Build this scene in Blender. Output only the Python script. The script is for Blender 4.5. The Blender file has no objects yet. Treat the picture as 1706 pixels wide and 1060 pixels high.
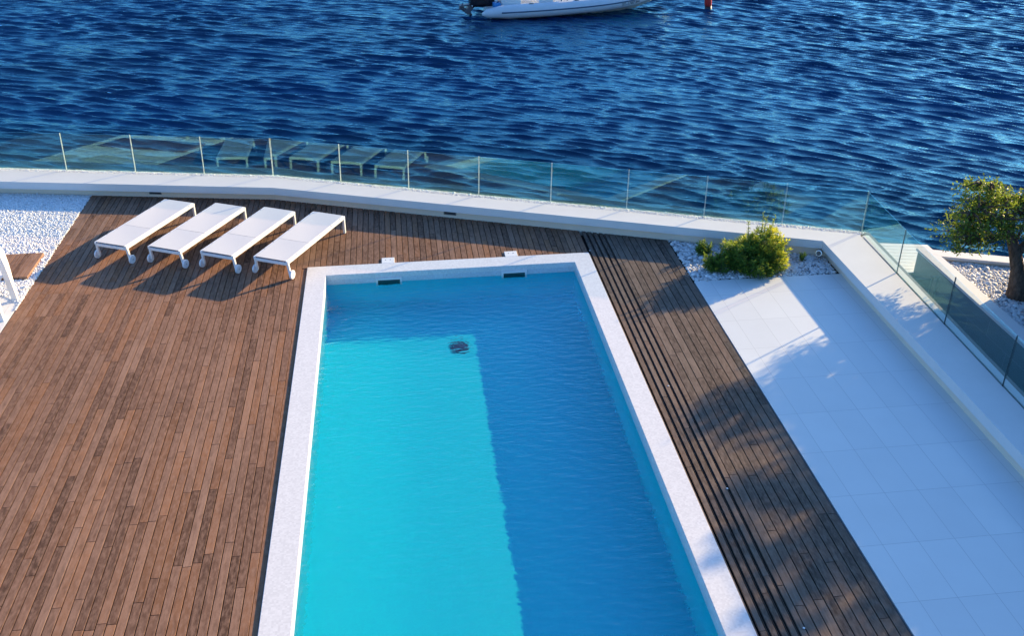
import bpy, bmesh, math, random
import numpy as np
from mathutils import Vector, Matrix

sc = bpy.context.scene
C = sc.collection
R = math.radians
rng = np.random.default_rng(7)
random.seed(7)

SUN_AZ, SUN_EL = 31.7, 15.3
H_WALL = 0.335
SEA_Z = -1.5
WATER_Z = -0.17
FLOOR_Z = -1.17

# ------------------------------------------------------------------ helpers
def tag(o, label=None, cat=None, group=None, kind=None):
    if label: o['label'] = label
    if cat: o['category'] = cat
    if group: o['group'] = group
    if kind: o['kind'] = kind
    return o

def empty(name, loc=(0, 0, 0), rz=0.0):
    o = bpy.data.objects.new(name, None)
    o.empty_display_size = 0.2
    C.objects.link(o)
    o.location = loc
    o.rotation_euler = (0, 0, rz)
    return o

def obj(name, V, F, mat, parent=None, smooth=False, rnd=None, mats=None, midx=None):
    me = bpy.data.meshes.new(name)
    me.from_pydata([tuple(v) for v in V], [], [tuple(f) for f in F])
    if smooth:
        me.polygons.foreach_set('use_smooth', [True] * len(me.polygons))
    if rnd is not None:
        a = me.attributes.new('rnd', 'FLOAT', 'FACE')
        a.data.foreach_set('value', np.asarray(rnd, dtype=np.float32))
    me.materials.append(mat)
    if mats:
        for m in mats: me.materials.append(m)
    if midx is not None:
        me.polygons.foreach_set('material_index', midx)
    me.update()
    o = bpy.data.objects.new(name, me)
    C.objects.link(o)
    if parent: o.parent = parent
    return o

def fast_mesh(name, V, F, mat, parent=None, smooth=False, rnd=None):
    """V (n,3) array, F (m,k) array of constant k."""
    V = np.asarray(V, np.float32); F = np.asarray(F, np.int32)
    k = F.shape[1]
    me = bpy.data.meshes.new(name)
    me.vertices.add(len(V)); me.vertices.foreach_set('co', V.ravel())
    me.loops.add(F.size); me.loops.foreach_set('vertex_index', F.ravel())
    me.polygons.add(len(F))
    me.polygons.foreach_set('loop_start', np.arange(0, F.size, k, dtype=np.int32))
    me.polygons.foreach_set('loop_total', np.full(len(F), k, np.int32))
    if smooth: me.polygons.foreach_set('use_smooth', np.ones(len(F), bool))
    if rnd is not None:
        a = me.attributes.new('rnd', 'FLOAT', 'FACE')
        a.data.foreach_set('value', np.asarray(rnd, np.float32))
    me.materials.append(mat)
    me.update(calc_edges=True)
    me.validate()
    o = bpy.data.objects.new(name, me)
    C.objects.link(o)
    if parent: o.parent = parent
    return o

class MB:
    """collects shapes; build() links them as one mesh object"""
    def __init__(s): s.V = []; s.F = []; s.rnd = []
    def add(s, V, F, r=0.5):
        n = len(s.V); s.V += [tuple(v) for v in V]
        s.F += [tuple(i + n for i in f) for f in F]; s.rnd += [r] * len(F)
        return s
    def box(s, a, b, r=0.5, bev=0.0):
        bm = bmesh.new()
        bmesh.ops.create_cube(bm, size=1)
        c = [(a[i] + b[i]) / 2 for i in range(3)]; d = [b[i] - a[i] for i in range(3)]
        for v in bm.verts: v.co = Vector([c[i] + v.co[i] * d[i] for i in range(3)])
        if bev > 0: bmesh.ops.bevel(bm, geom=bm.edges[:], offset=bev, segments=2, affect='EDGES', profile=0.6)
        return s.bm(bm, r)
    def bm(s, bm, r=0.5):
        bm.verts.index_update()
        s.add([v.co[:] for v in bm.verts], [[v.index for v in f.verts] for f in bm.faces], r); bm.free(); return s
    def bar(s, p, q, w, h=None, up=(0, 0, 1), bev=0.0, r=0.5):
        """square bar from p to q, width w, height h"""
        h = h or w
        p = Vector(p); q = Vector(q); d = (q - p); L = d.length; d.normalize()
        u = Vector(up); x = d.cross(u)
        if x.length < 1e-4: x = d.cross(Vector((1, 0, 0)))
        x.normalize(); u = x.cross(d)
        bm = bmesh.new(); bmesh.ops.create_cube(bm, size=1)
        for v in bm.verts:
            c = v.co.copy(); v.co = p + d * (c.y + .5) * L + x * c.x * w + u * c.z * h
        if bev > 0: bmesh.ops.bevel(bm, geom=bm.edges[:], offset=bev, segments=2, affect='EDGES', profile=0.6)
        return s.bm(bm, r)
    def tube(s, pts, rad, n=10, caps=True, r=0.5):
        pts = [Vector(p) for p in pts]
        rads = rad if hasattr(rad, '__len__') else [rad] * len(pts)
        V = []; F = []
        prev = None
        for i, p in enumerate(pts):
            a = pts[max(i - 1, 0)]; b = pts[min(i + 1, len(pts) - 1)]
            d = (b - a).normalized()
            if prev is None:
                x = d.cross(Vector((0, 0, 1)))
                if x.length < 1e-3: x = d.cross(Vector((0, 1, 0)))
            else: x = prev - d * prev.dot(d)
            x.normalize(); prev = x; y = d.cross(x)
            for k in range(n):
                t = 2 * math.pi * k / n
                V.append(p + (x * math.cos(t) + y * math.sin(t)) * rads[i])
        for i in range(len(pts) - 1):
            for k in range(n):
                k2 = (k + 1) % n
                F.append((i * n + k, i * n + k2, (i + 1) * n + k2, (i + 1) * n + k))
        if caps:
            F.append(tuple(range(n - 1, -1, -1))); m = (len(pts) - 1) * n
            F.append(tuple(m + k for k in range(n)))
        return s.add(V, F, r)
    def prism(s, poly, z0, z1, r=0.5):
        """poly: list of (x,y), counter clockwise"""
        n = len(poly)
        V = [(x, y, z0) for x, y in poly] + [(x, y, z1) for x, y in poly]
        F = [tuple(range(n - 1, -1, -1)), tuple(range(n, 2 * n))]
        for i in range(n):
            j = (i + 1) % n
            F.append((i, j, n + j, n + i))
        return s.add(V, F, r)
    def build(s, name, mat, parent=None, smooth=False, rnd=False):
        o = obj(name, s.V, s.F, mat, parent, smooth, s.rnd if rnd else None)
        return o

def strip(a, b, z0, z1):
    """V,F of the solid between two polylines a and b (same length) from z0 to z1"""
    n = len(a)
    V = [(x, y, z0) for x, y in a] + [(x, y, z0) for x, y in b] + [(x, y, z1) for x, y in a] + [(x, y, z1) for x, y in b]
    F = []
    for i in range(n - 1):
        F.append((2 * n + i, 2 * n + i + 1, 3 * n + i + 1, 3 * n + i))
        F.append((i, n + i, n + i + 1, i + 1))
        F.append((i, i + 1, 2 * n + i + 1, 2 * n + i))
        F.append((n + i + 1, n + i, 3 * n + i, 3 * n + i + 1))
    F.append((0, 2 * n, 3 * n, n)); e = n - 1
    F.append((e, n + e, 3 * n + e, 2 * n + e))
    return V, F

def copy_tree(o, parent=None):
    c = o.copy(); C.objects.link(c)
    if parent: c.parent = parent
    for ch in [x for x in C.objects if x.parent == o]:
        copy_tree(ch, c)
    return c

# ------------------------------------------------------------------ materials
class Mat:
    def __init__(s, name):
        s.m = bpy.data.materials.new(name); s.m.use_nodes = True
        s.t = s.m.node_tree; s.p = s.t.nodes['Principled BSDF']; s.out = s.t.nodes['Material Output']
    def n(s, typ, **kw):
        nd = s.t.nodes.new(typ)
        for k, v in kw.items():
            if k in nd.inputs: nd.inputs[k].default_value = v
            else: setattr(nd, k, v)
        return nd
    def l(s, a, b): s.t.links.new(a, b)
    def coord(s): return s.n('ShaderNodeTexCoord').outputs['Object']
    def mapped(s, scale=(1, 1, 1), rot=(0, 0, 0)):
        mp = s.n('ShaderNodeMapping'); mp.inputs['Scale'].default_value = scale; mp.inputs['Rotation'].default_value = rot
        s.l(s.coord(), mp.inputs['Vector']); return mp.outputs[0]
    def noise(s, vec, scale, detail=4, rough=.55, out=0):
        nz = s.n('ShaderNodeTexNoise'); nz.inputs['Scale'].default_value = scale
        nz.inputs['Detail'].default_value = detail; nz.inputs['Roughness'].default_value = rough
        s.l(vec, nz.inputs['Vector']); return nz.outputs[out]
    def ramp(s, fac, stops):
        r = s.n('ShaderNodeValToRGB'); el = r.color_ramp.elements
        while len(el) < len(stops): el.new(0.5)
        for e, (p, c) in zip(el, stops): e.position = p; e.color = (*c, 1) if len(c) == 3 else c
        s.l(fac, r.inputs[0]); return r.outputs[0]
    def mix(s, fac, a, b, blend='MIX'):
        m = s.n('ShaderNodeMix', data_type='RGBA', blend_type=blend)
        for sock, v in ((m.inputs[0], fac), (m.inputs[6], a), (m.inputs[7], b)):
            if isinstance(v, (int, float)): sock.default_value = v
            elif isinstance(v, tuple): sock.default_value = (*v, 1)
            else: s.l(v, sock)
        return m.outputs[2]
    def math(s, op, a, b=0.0, clamp=False):
        m = s.n('ShaderNodeMath', operation=op); m.use_clamp = clamp
        for sock, v in ((m.inputs[0], a), (m.inputs[1], b)):
            if isinstance(v, (int, float)): sock.default_value = v
            else: s.l(v, sock)
        return m.outputs[0]
    def attr(s, nm='rnd'):
        a = s.n('ShaderNodeAttribute'); a.attribute_name = nm; return a.outputs['Fac']
    def bump(s, h, strength, dist):
        b = s.n('ShaderNodeBump'); b.inputs['Strength'].default_value = strength; b.inputs['Distance'].default_value = dist
        s.l(h, b.inputs['Height']); s.l(b.outputs[0], s.p.inputs['Normal']); return b
    def base(s, c):
        if isinstance(c, tuple): s.p.inputs['Base Color'].default_value = (*c, 1)
        else: s.l(c, s.p.inputs['Base Color'])
        return s
    def set(s, **kw):
        for k, v in kw.items():
            s.p.inputs[k.replace('_', ' ')].default_value = v
        return s

def m_plain(name, col, rough=.5, var=.12, scale=6, metal=0.0, spec=.5, bump=0.0):
    M = Mat(name); v = M.coord()
    n = M.noise(v, scale, 5, .6)
    lo = tuple(c * (1 - var) for c in col); hi = tuple(min(c * (1 + var), .95) for c in col)
    M.base(M.ramp(n, [(.3, lo), (.7, hi)]))
    M.set(Roughness=rough, Metallic=metal); M.p.inputs['Specular IOR Level'].default_value = spec
    if bump: M.bump(M.noise(v, scale * 12, 3), bump, .004)
    return M.m

def m_wood(name, dark, mid, light, orange):
    M = Mat(name); r = M.attr()
    # stretched grain, shifted board by board
    cmb = M.n('ShaderNodeCombineXYZ'); M.l(M.math('MULTIPLY', r, 37.0), cmb.inputs[2])
    add = M.n('ShaderNodeVectorMath', operation='ADD'); M.l(M.coord(), add.inputs[0]); M.l(cmb.outputs[0], add.inputs[1])
    mp = M.n('ShaderNodeMapping'); mp.inputs['Scale'].default_value = (38, 2.6, 1); M.l(add.outputs[0], mp.inputs[0])
    grain = M.noise(mp.outputs[0], 1.0, 6, .62)
    mp2 = M.n('ShaderNodeMapping'); mp2.inputs['Scale'].default_value = (9, 2.2, 1); M.l(add.outputs[0], mp2.inputs[0])
    blot = M.noise(mp2.outputs[0], 1.0, 4, .6)
    wide = M.noise(M.coord(), .55, 3, .6)
    c = M.ramp(M.math('ADD', M.math('MULTIPLY', grain, .5), M.math('MULTIPLY', r, .5)), [(.25, dark), (.5, mid), (.76, light)])
    c = M.mix(M.ramp(M.math('FRACT', M.math('MULTIPLY', r, 7.31)), [(.6, (0, 0, 0)), (1, (.65, .65, .65))]), c, orange)
    c = M.mix(M.ramp(blot, [(.5, (0, 0, 0)), (.75, (.5, .5, .5))]), c, dark)
    c = M.mix(M.ramp(wide, [(.45, (0, 0, 0)), (.75, (.55, .55, .55))]), c, tuple(x * 1.05 for x in dark))
    mp3 = M.n('ShaderNodeMapping'); mp3.inputs['Scale'].default_value = (26, 9, 1); M.l(add.outputs[0], mp3.inputs[0])
    mot = M.noise(mp3.outputs[0], 1.0, 5, .65)
    c = M.mix(M.ramp(mot, [(.42, (0, 0, 0)), (.66, (.6, .6, .6))]), c, light)
    c = M.mix(M.ramp(M.noise(mp3.outputs[0], .55, 4, .6), [(.52, (0, 0, 0)), (.72, (.38, .38, .38))]), c, dark)
    spk = M.noise(M.coord(), 90, 2, .5)
    c = M.mix(M.ramp(spk, [(.62, (0, 0, 0)), (.75, (.45, .45, .45))]), c, tuple(x * .6 for x in dark))
    M.base(c); M.set(Roughness=.7); M.p.inputs['Specular IOR Level'].default_value = .08
    M.bump(grain, .5, .004)
    return M.m

WOOD = m_wood('weathered_deck_wood', (.088, .049, .033), (.205, .113, .075), (.33, .20, .14), (.34, .16, .078))
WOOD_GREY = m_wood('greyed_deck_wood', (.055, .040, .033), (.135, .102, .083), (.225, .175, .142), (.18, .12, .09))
GAP_SHADE = m_plain('shaded_gap_base', (.012, .009, .008), .9)  # under-deck base blackened so the gaps between boards and pebbles look shaded

def m_mosaic(name, col, grout, size, speck=.0, rough=.35, tint=.1):
    M = Mat(name); v = M.coord()
    vm = M.n('ShaderNodeVectorMath', operation='SNAP')
    M.l(v, vm.inputs[0]); vm.inputs[1].default_value = (size, size, size)
    wn = M.n('ShaderNodeTexWhiteNoise', noise_dimensions='3D'); M.l(vm.outputs[0], wn.inputs['Vector'])
    lo = tuple(c * (1 - tint) for c in col); hi = tuple(min(.95, c * (1 + tint * .6)) for c in col)
    c = M.ramp(wn.outputs['Value'], [(0, lo), (1, hi)])
    if speck:
        n2 = M.noise(v, 38, 2, .5)
        c = M.mix(M.ramp(n2, [(.66, (0, 0, 0)), (.72, (speck,) * 3)]), c, tuple(x * .45 for x in col))
    n3 = M.noise(v, 2.2, 4, .6)
    c = M.mix(M.ramp(n3, [(.35, (.0,) * 3), (.8, (.22,) * 3)]), c, grout)
    M.base(c); M.set(Roughness=rough)
    return M.m

MOSAIC = m_mosaic('white_pool_mosaic', (.72, .72, .715), (.58, .585, .585), .025, .12)
BAND = m_mosaic('speckled_waterline_mosaic', (.60, .66, .70), (.45, .5, .54), .025, .6)
POOLTILE = m_mosaic('blue_pool_tile', (.003, .80, .97), (.002, .74, .95), .025, 0, .4, .06)

def m_paving():
    M = Mat('white_paving_tiles'); v = M.coord()
    br = M.n('ShaderNodeTexBrick'); br.offset = 0.0; br.squash = 1.0
    br.inputs['Scale'].default_value = 1.0
    br.inputs['Brick Width'].default_value = .45; br.inputs['Row Height'].default_value = .9
    br.inputs['Mortar Size'].default_value = .0035; br.inputs['Mortar Smooth'].default_value = .1
    br.inputs['Color1'].default_value = (.715, .71, .70, 1); br.inputs['Color2'].default_value = (.76, .755, .74, 1)
    br.inputs['Mortar'].default_value = (.52, .515, .51, 1)
    M.l(v, br.inputs['Vector'])
    n = M.noise(v, 1.3, 5, .6); n2 = M.noise(v, 120, 2)
    c = M.mix(M.ramp(n, [(.4, (0,) * 3), (.8, (.3,) * 3)]), br.outputs['Color'], (.62, .615, .60))
    c = M.mix(M.ramp(n2, [(.45, (0,) * 3), (.8, (.12,) * 3)]), c, (.5, .5, .5))
    M.base(c); M.set(Roughness=.55); M.bump(M.math('MULTIPLY', br.outputs['Fac'], -1.0), .3, .003)
    return M.m
PAVING = m_paving()

def m_render(name, col, seam=False):
    M = Mat(name); v = M.coord()
    n = M.noise(v, 2.0, 6, .65); n2 = M.noise(v, 45, 3, .6)
    c = M.mix(M.ramp(n, [(.35, (0,) * 3), (.8, (.35,) * 3)]), col, tuple(x * .8 for x in col))
    c = M.mix(M.ramp(n2, [(.5, (0,) * 3), (.8, (.25,) * 3)]), c, tuple(x * .82 for x in col))
    M.base(c); M.set(Roughness=.7); M.bump(n2, .25, .003)
    return M.m
CAP = m_render('pale_stone_coping', (.70, .695, .685))
LOWWALL = m_render('painted_masonry', (.80, .67, .54))
DARKWALL = Mat('grey_stone_cladding')
_br = DARKWALL.n('ShaderNodeTexBrick'); _br.offset = .5
_br.inputs['Brick Width'].default_value = 1.2; _br.inputs['Row Height'].default_value = .42; _br.inputs['Scale'].default_value = 1
_br.inputs['Mortar Size'].default_value = .006
_br.inputs['Color1'].default_value = (.105, .10, .092, 1); _br.inputs['Color2'].default_value = (.12, .115, .105, 1); _br.inputs['Mortar'].default_value = (.19, .185, .175, 1)
_mp = DARKWALL.n('ShaderNodeMapping'); _mp.inputs['Rotation'].default_value = (R(90), 0, R(90))
_sep = DARKWALL.n('ShaderNodeSeparateXYZ'); _cmb = DARKWALL.n('ShaderNodeCombineXYZ')
DARKWALL.l(DARKWALL.coord(), _sep.inputs[0]); DARKWALL.l(_sep.outputs[1], _cmb.inputs[0]); DARKWALL.l(_sep.outputs[2], _cmb.inputs[1])
DARKWALL.l(_cmb.outputs[0], _br.inputs['Vector']); DARKWALL.base(_br.outputs['Color']); DARKWALL.set(Roughness=.5)
DARKWALL = DARKWALL.m
CONC = m_render('grey_concrete', (.30, .295, .285))
WHITE_METAL = m_plain('white_powder_coat', (.80, .80, .79), .4, .03, 3)
SLING = Mat('white_mesh_sling'); _n = SLING.noise(SLING.coord(), 160, 2)
SLING.base(SLING.ramp(_n, [(.3, (.58, .59, .60)), (.7, (.68, .69, .70))])); SLING.set(Roughness=.75); SLING.bump(_n, .2, .002); SLING = SLING.m
WHEEL = m_plain('white_wheel_plastic', (.76, .76, .78), .35, .04, 8)
HUB = m_plain('grey_wheel_hub', (.45, .46, .48), .4)
GREY_LAMP = m_plain('dark_grey_lamp', (.05, .055, .065), .35, .2, 20)
GREY_FRAME = m_plain('grey_lamp_frame', (.17, .165, .16), .4, .1, 20)
STEEL = m_plain('brushed_steel', (.55, .55, .56), .3, .1, 25, 1.0)
SKIM_DARK = m_plain('skimmer_throat_shade', (.01, .07, .075), .5)
DRAIN = m_plain('drain_grille', (.004, .03, .10), .6)

def m_pebble(name, lo, mid, hi):
    M = Mat(name); r = M.attr(); n = M.noise(M.coord(), 40, 3, .6)
    c = M.ramp(r, [(0, lo), (.25, mid), (1, hi)])
    c = M.mix(M.ramp(n, [(.55, (0,) * 3), (.8, (.35,) * 3)]), c, tuple(x * .6 for x in mid))
    M.base(c); M.set(Roughness=.6); return M.m
PEB_WHITE = m_pebble('white_marble_pebbles', (.62, .62, .62), (.76, .76, .76), (.86, .86, .86))
PEB_GREY = m_pebble('mixed_pale_pebbles', (.20, .20, .21), (.56, .55, .55), (.80, .79, .79))
GRAVEL_BED = m_plain('pebble_bed', (.24, .24, .25), .9, .3, 40)

def m_glass(name, tint, gain):
    M = Mat(name); M.t.nodes.remove(M.p)
    lw = M.n('ShaderNodeLayerWeight')      # Schlick's curve, the same on both faces of the pane
    f = M.math('ADD', M.math('MULTIPLY', M.math('POWER', lw.outputs['Facing'], 5.0), .92), .043)
    f = M.math('MULTIPLY', f, gain, True)
    tr = M.n('ShaderNodeBsdfTransparent'); tr.inputs['Color'].default_value = (*tint, 1)
    gl = M.n('ShaderNodeBsdfGlossy'); gl.inputs['Roughness'].default_value = 0.0; gl.inputs['Color'].default_value = (.42, .92, .96, 1)
    mx = M.n('ShaderNodeMixShader'); M.l(f, mx.inputs[0]); M.l(tr.outputs[0], mx.inputs[1]); M.l(gl.outputs[0], mx.inputs[2])
    M.l(mx.outputs[0], M.out.inputs['Surface']); return M.m
GLASS = m_glass('clear_railing_glass', (.955, .99, .98), 1.5)
GATE_GLASS = m_glass('tinted_gate_glass', (.50, .54, .53), 1.3)
EDGE = Mat('polished_glass_edge'); EDGE.base(EDGE.ramp(EDGE.noise(EDGE.coord(), 8), [(.3, (.52, .58, .54)), (.7, (.66, .72, .66))])); EDGE.set(Roughness=.2); EDGE = EDGE.m
EDGE_DARK = m_plain('shaded_edge_dark_post', (.05, .07, .075), .3)  # edge colour darkened for shade on the right-hand railing; gate posts share it

def m_poolwater():
    M = Mat('pool_water_surface'); M.t.nodes.remove(M.p)
    g = M.n('ShaderNodeBsdfGlass'); g.inputs['IOR'].default_value = 1.33; g.inputs['Roughness'].default_value = 0.0
    g.inputs['Color'].default_value = (.93, .985, 1, 1)
    b = M.n('ShaderNodeBump'); b.inputs['Strength'].default_value = 1.0; b.inputs['Distance'].default_value = .022
    M.l(M.noise(M.mapped((.8, 2.0, 1), (0, 0, R(-6))), 5.5, 3, .5), b.inputs['Height']); M.l(b.outputs[0], g.inputs['Normal'])
    M.l(g.outputs[0], M.out.inputs['Surface']); return M.m
POOLWATER = m_poolwater()

def m_sea():
    M = Mat('sea_water'); v = M.coord()
    big = M.noise(M.mapped((.05, .09, 1), (0, 0, R(-20))), 1.0, 3, .6)
    c = M.ramp(big, [(.35, (.0, .021, .070)), (.7, (.0, .040, .132))])
    sp = M.n('ShaderNodeSeparateXYZ'); M.l(v, sp.inputs[0])          # distance from the sea wall: pale shallows close in
    dist = M.math('ADD', M.math('MULTIPLY', sp.outputs[0], .36), sp.outputs[1])
    dist = M.math('ADD', dist, M.math('MULTIPLY', big, 5.0))
    mr = M.n('ShaderNodeMapRange'); mr.inputs['From Min'].default_value = 23.0; mr.inputs['From Max'].default_value = 31.0; M.l(dist, mr.inputs['Value'])
    M.base(M.mix(mr.outputs[0], (.0, .034, .050), c))
    M.set(Roughness=.6); M.p.inputs['Specular IOR Level'].default_value = 0.0
    n1 = M.noise(M.mapped((1.0, 2.4, 1), (0, 0, R(25))), 5.5, 4, .6)
    bm_ = M.bump(n1, 1.0, .024)
    gl = M.n('ShaderNodeBsdfGlossy'); gl.inputs['Roughness'].default_value = .05; gl.inputs['Color'].default_value = (.48, .87, 1, 1)
    fr = M.n('ShaderNodeFresnel'); fr.inputs['IOR'].default_value = 1.45
    M.l(bm_.outputs[0], gl.inputs['Normal']); M.l(bm_.outputs[0], fr.inputs['Normal'])
    mx = M.n('ShaderNodeMixShader'); M.l(fr.outputs[0], mx.inputs[0]); M.l(M.p.outputs[0], mx.inputs[1]); M.l(gl.outputs[0], mx.inputs[2])
    M.l(mx.outputs[0], M.out.inputs['Surface'])
    return M.m
SEA = m_sea()

def m_leaf(name, stops, trans):
    M = Mat(name); r = M.attr()
    c = M.ramp(r, stops); M.base(c); M.set(Roughness=.45); M.p.inputs['Specular IOR Level'].default_value = .4
    tl = M.n('ShaderNodeBsdfTranslucent'); M.l(M.mix(.5, c, trans), tl.inputs['Color'])
    mx = M.n('ShaderNodeMixShader'); mx.inputs[0].default_value = .5
    M.l(M.p.outputs[0], mx.inputs[1]); M.l(tl.outputs[0], mx.inputs[2]); M.l(mx.outputs[0], M.out.inputs['Surface'])
    return M.m
LEAF_TREE = m_leaf('tree_leaves', [(0, (.03, .075, .016)), (.5, (.10, .19, .03)), (.8, (.24, .32, .045)), (1, (.42, .40, .08))], (.30, .36, .03))
LEAF_BUSH = m_leaf('shrub_leaves', [(0, (.025, .095, .03)), (.45, (.08, .21, .04)), (.78, (.24, .36, .05)), (1, (.92, .80, .08))], (.34, .36, .03))
BARK = Mat('rough_bark'); _n = BARK.noise(BARK.mapped((1, 1, .35)), 22, 6, .7)
BARK.base(BARK.ramp(_n, [(.3, (.035, .02, .013)), (.5, (.10, .062, .042)), (.75, (.22, .14, .10))])); BARK.set(Roughness=.9); BARK.bump(_n, 1.0, .03); BARK = BARK.m
STEM = m_plain('green_stem', (.08, .11, .035), .6)
HEDGE_CORE = m_plain('hedge_twigs', (.025, .035, .015), .9)
TUBE_WHITE = m_plain('pale_inflatable_fabric', (.62, .66, .70), .45, .05, 4)
NAVY = m_plain('navy_rub_rail', (.03, .09, .17), .4)
GELCOAT = m_plain('white_gelcoat', (.78, .78, .76), .25, .04, 3)
BLUE_CUSHION = m_plain('blue_boat_cushion', (.03, .22, .50), .6)
CREAM = m_plain('cream_upholstery', (.70, .64, .52), .6)
BLACK = m_plain('black_engine_paint', (.006, .006, .012), .25, .2)
DARKGREY = m_plain('grey_engine_leg', (.10, .11, .13), .4)
INK = m_plain('black_lettering', (.02, .025, .03), .6)
RED = m_plain('red_buoy_plastic', (.55, .035, .03), .4, .15)
DARKRED = m_plain('dark_buoy_base', (.02, .012, .02), .4)  # near-black colour of the buoy's lower part
SLATWHITE = m_render('white_slat_decking', (.74, .73, .70))

# ------------------------------------------------------------------ key lines (metres; x across the pool, y along it)
WB = [(-12.0, 21.43), (-2.68, 19.75), (7.84, 15.68), (7.70, 3.0)]           # foot of the parapet, inside
IT = [(-12.0, 21.42 - .0), (-2.63, 19.56), (7.73, 15.64), (7.66, 3.0)]       # top inner edge
IT[0] = (-12.0, 21.28)
GR = [(-12.0, 21.97), (-2.68, 20.13), (8.53, 15.83), (8.02, 3.0)]            # outer edge of the coping
def wb_y(x):
    for (x0, y0), (x1, y1) in zip(WB, WB[1:3]):
        if x0 <= x <= x1: return y0 + (y1 - y0) * (x - x0) / (x1 - x0)
    return 15.6
def off(line, d):
    """offset polyline outwards (to its left) by d"""
    n = len(line); segs = []
    for (x0, y0), (x1, y1) in zip(line, line[1:]):
        L = math.hypot(x1 - x0, y1 - y0); segs.append((-(y1 - y0) / L, (x1 - x0) / L))
    out = []
    for i, (x, y) in enumerate(line):
        a = segs[max(i - 1, 0)]; b = segs[min(i, n - 2)]
        k = d / (1 + a[0] * b[0] + a[1] * b[1])
        out.append((x + (a[0] + b[0]) * k, y + (a[1] + b[1]) * k))
    return out

# ------------------------------------------------------------------ ground / sea / paving
g = MB()
g.prism([(-40, -40), (8.0, -40), (8.0, 3.0), (8.0, 15.55), (-2.68, 19.9), (-12, 21.7), (-40, 26)], -2.6, -1.75)
ground_o = g.build('ground', CONC); tag(ground_o, kind='structure')
# raised terrace fill round the pool (leaves the pool pit open)
f = MB()
f.prism([(-40, -40), (-1.75, -40), (-1.75, 19.4), (-2.68, 19.72), (-12, 21.4), (-40, 26)], -1.745, -.06)
f.prism([(3.42, -40), (7.9, -40), (7.9, 15.6), (3.42, 17.3)], -1.745, -.0605)
f.prism([(-1.748, 16.3), (3.418, 16.3), (3.418, 17.35), (-1.748, 19.3)], -1.745, -.0602)
f.prism([(-1.748, -40), (3.418, -40), (3.418, 3.6), (-1.748, 3.6)], -1.745, -.0604)
tag(f.build('terrace_base', GAP_SHADE), kind='structure')

def grid_axis(a, b, step, far, grow=1.35):
    xs = list(np.arange(a, b + step * .5, step)); s = step; lo = []; x = a
    while x > -far: s *= grow; x -= s; lo.append(x)
    hi = []; s = step; x = xs[-1]
    while x < far: s *= grow; x += s; hi.append(x)
    return np.array(lo[::-1] + xs + hi)
sx = grid_axis(-20, 31, .075, 4000); sy = grid_axis(15, 51.5, .046, 4000)
X, Y = np.meshgrid(sx, sy)
Z = np.zeros_like(X); DX = np.zeros_like(X); DY = np.zeros_like(X)
wr = np.random.default_rng(11)
def patch(n_, lo, hi):
    m_ = np.zeros_like(X)
    for _ in range(n_):
        l_ = wr.uniform(4, 14); t_ = R(55 + wr.normal() * 30); m_ += np.cos(6.283 / l_ * (X * math.cos(t_) + Y * math.sin(t_)) + wr.random() * 6.28)
    return lo + (hi - lo) / (1 + np.exp(-m_ * 1.1))
P1, P2 = patch(7, .70, 1.18), patch(7, .72, 1.18)
WA = 1 / (1 + np.exp((X - 8 + (Y - 30) * .2) / 4.5)); WB_ = 1 - WA        # the chop swings round from left to right
for k in range(280):
    lam = .15 * (3.0 / .15) ** wr.random()
    ga = k % 2
    th = R((68 if ga else 50) + wr.normal() * (4 + 2.2 / lam ** .6))
    shape = math.exp(-(math.log(lam / .36) / .55) ** 2)
    amp = (.0180 * shape + .0020) * lam * (0.5 + wr.random())
    kk = 2 * math.pi / lam; ph = wr.random() * 6.283
    a = kk * (X * math.cos(th) + Y * math.sin(th)) + ph
    gs = (P1 if k % 4 < 2 else P2) * (WA if ga else WB_) * (.7 + .3 * np.sin(X * wr.normal() * .6 + Y * wr.normal() * .4 + wr.random() * 6))
    Z += amp * gs * np.cos(a)
    DX -= 1.0 * amp * gs * math.cos(th) * np.sin(a); DY -= 1.0 * amp * gs * math.sin(th) * np.sin(a)
fade = np.exp(-np.maximum(0, np.maximum(np.maximum(X - 31, -20 - X), np.maximum(Y - 51.5, 15 - Y))) / 8.0)
V = np.stack([X + DX * fade, Y + DY * fade, SEA_Z + Z * fade], -1).reshape(-1, 3)
ny, nx = X.shape
idx = np.arange(nx * ny).reshape(ny, nx)
F = np.stack([idx[:-1, :-1], idx[:-1, 1:], idx[1:, 1:], idx[1:, :-1]], -1).reshape(-1, 4)
# leave out the cells that lie under the terrace
cxy = V[F].mean(1)
keep = ~((cxy[:, 1] < 14.0) | (cxy[:, 1] < np.where(cxy[:, 0] < -2.68, 19.9 - .19 * (cxy[:, 0] + 2.68), 19.9 - .405 * (cxy[:, 0] + 2.68)) - .3) & (cxy[:, 0] < 8.3) | (cxy[:, 1] < 13.0))
sea = fast_mesh('sea', V, F[keep], SEA, smooth=True)
tag(sea, kind='structure')
sea_bed = MB(); sea_bed.box((-4000, 14, -9), (4000, 4000, -8.5)); tag(sea_bed.build('sea_bed', CONC), kind='structure')

# paving right and left
p = MB(); p.prism([(5.11, -20), (7.86, -20), (7.86, 14.94), (5.11, 14.97)], -.058, .0)
tag(p.build('paving', PAVING), kind='structure')
p = MB(); p.prism([(-12, -20), (-6.60, -20), (-6.60, 15.62), (-6.9, 15.86), (-12, 15.95)], -.058, .0)
tag(p.build('paving', PAVING), kind='structure')

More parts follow.
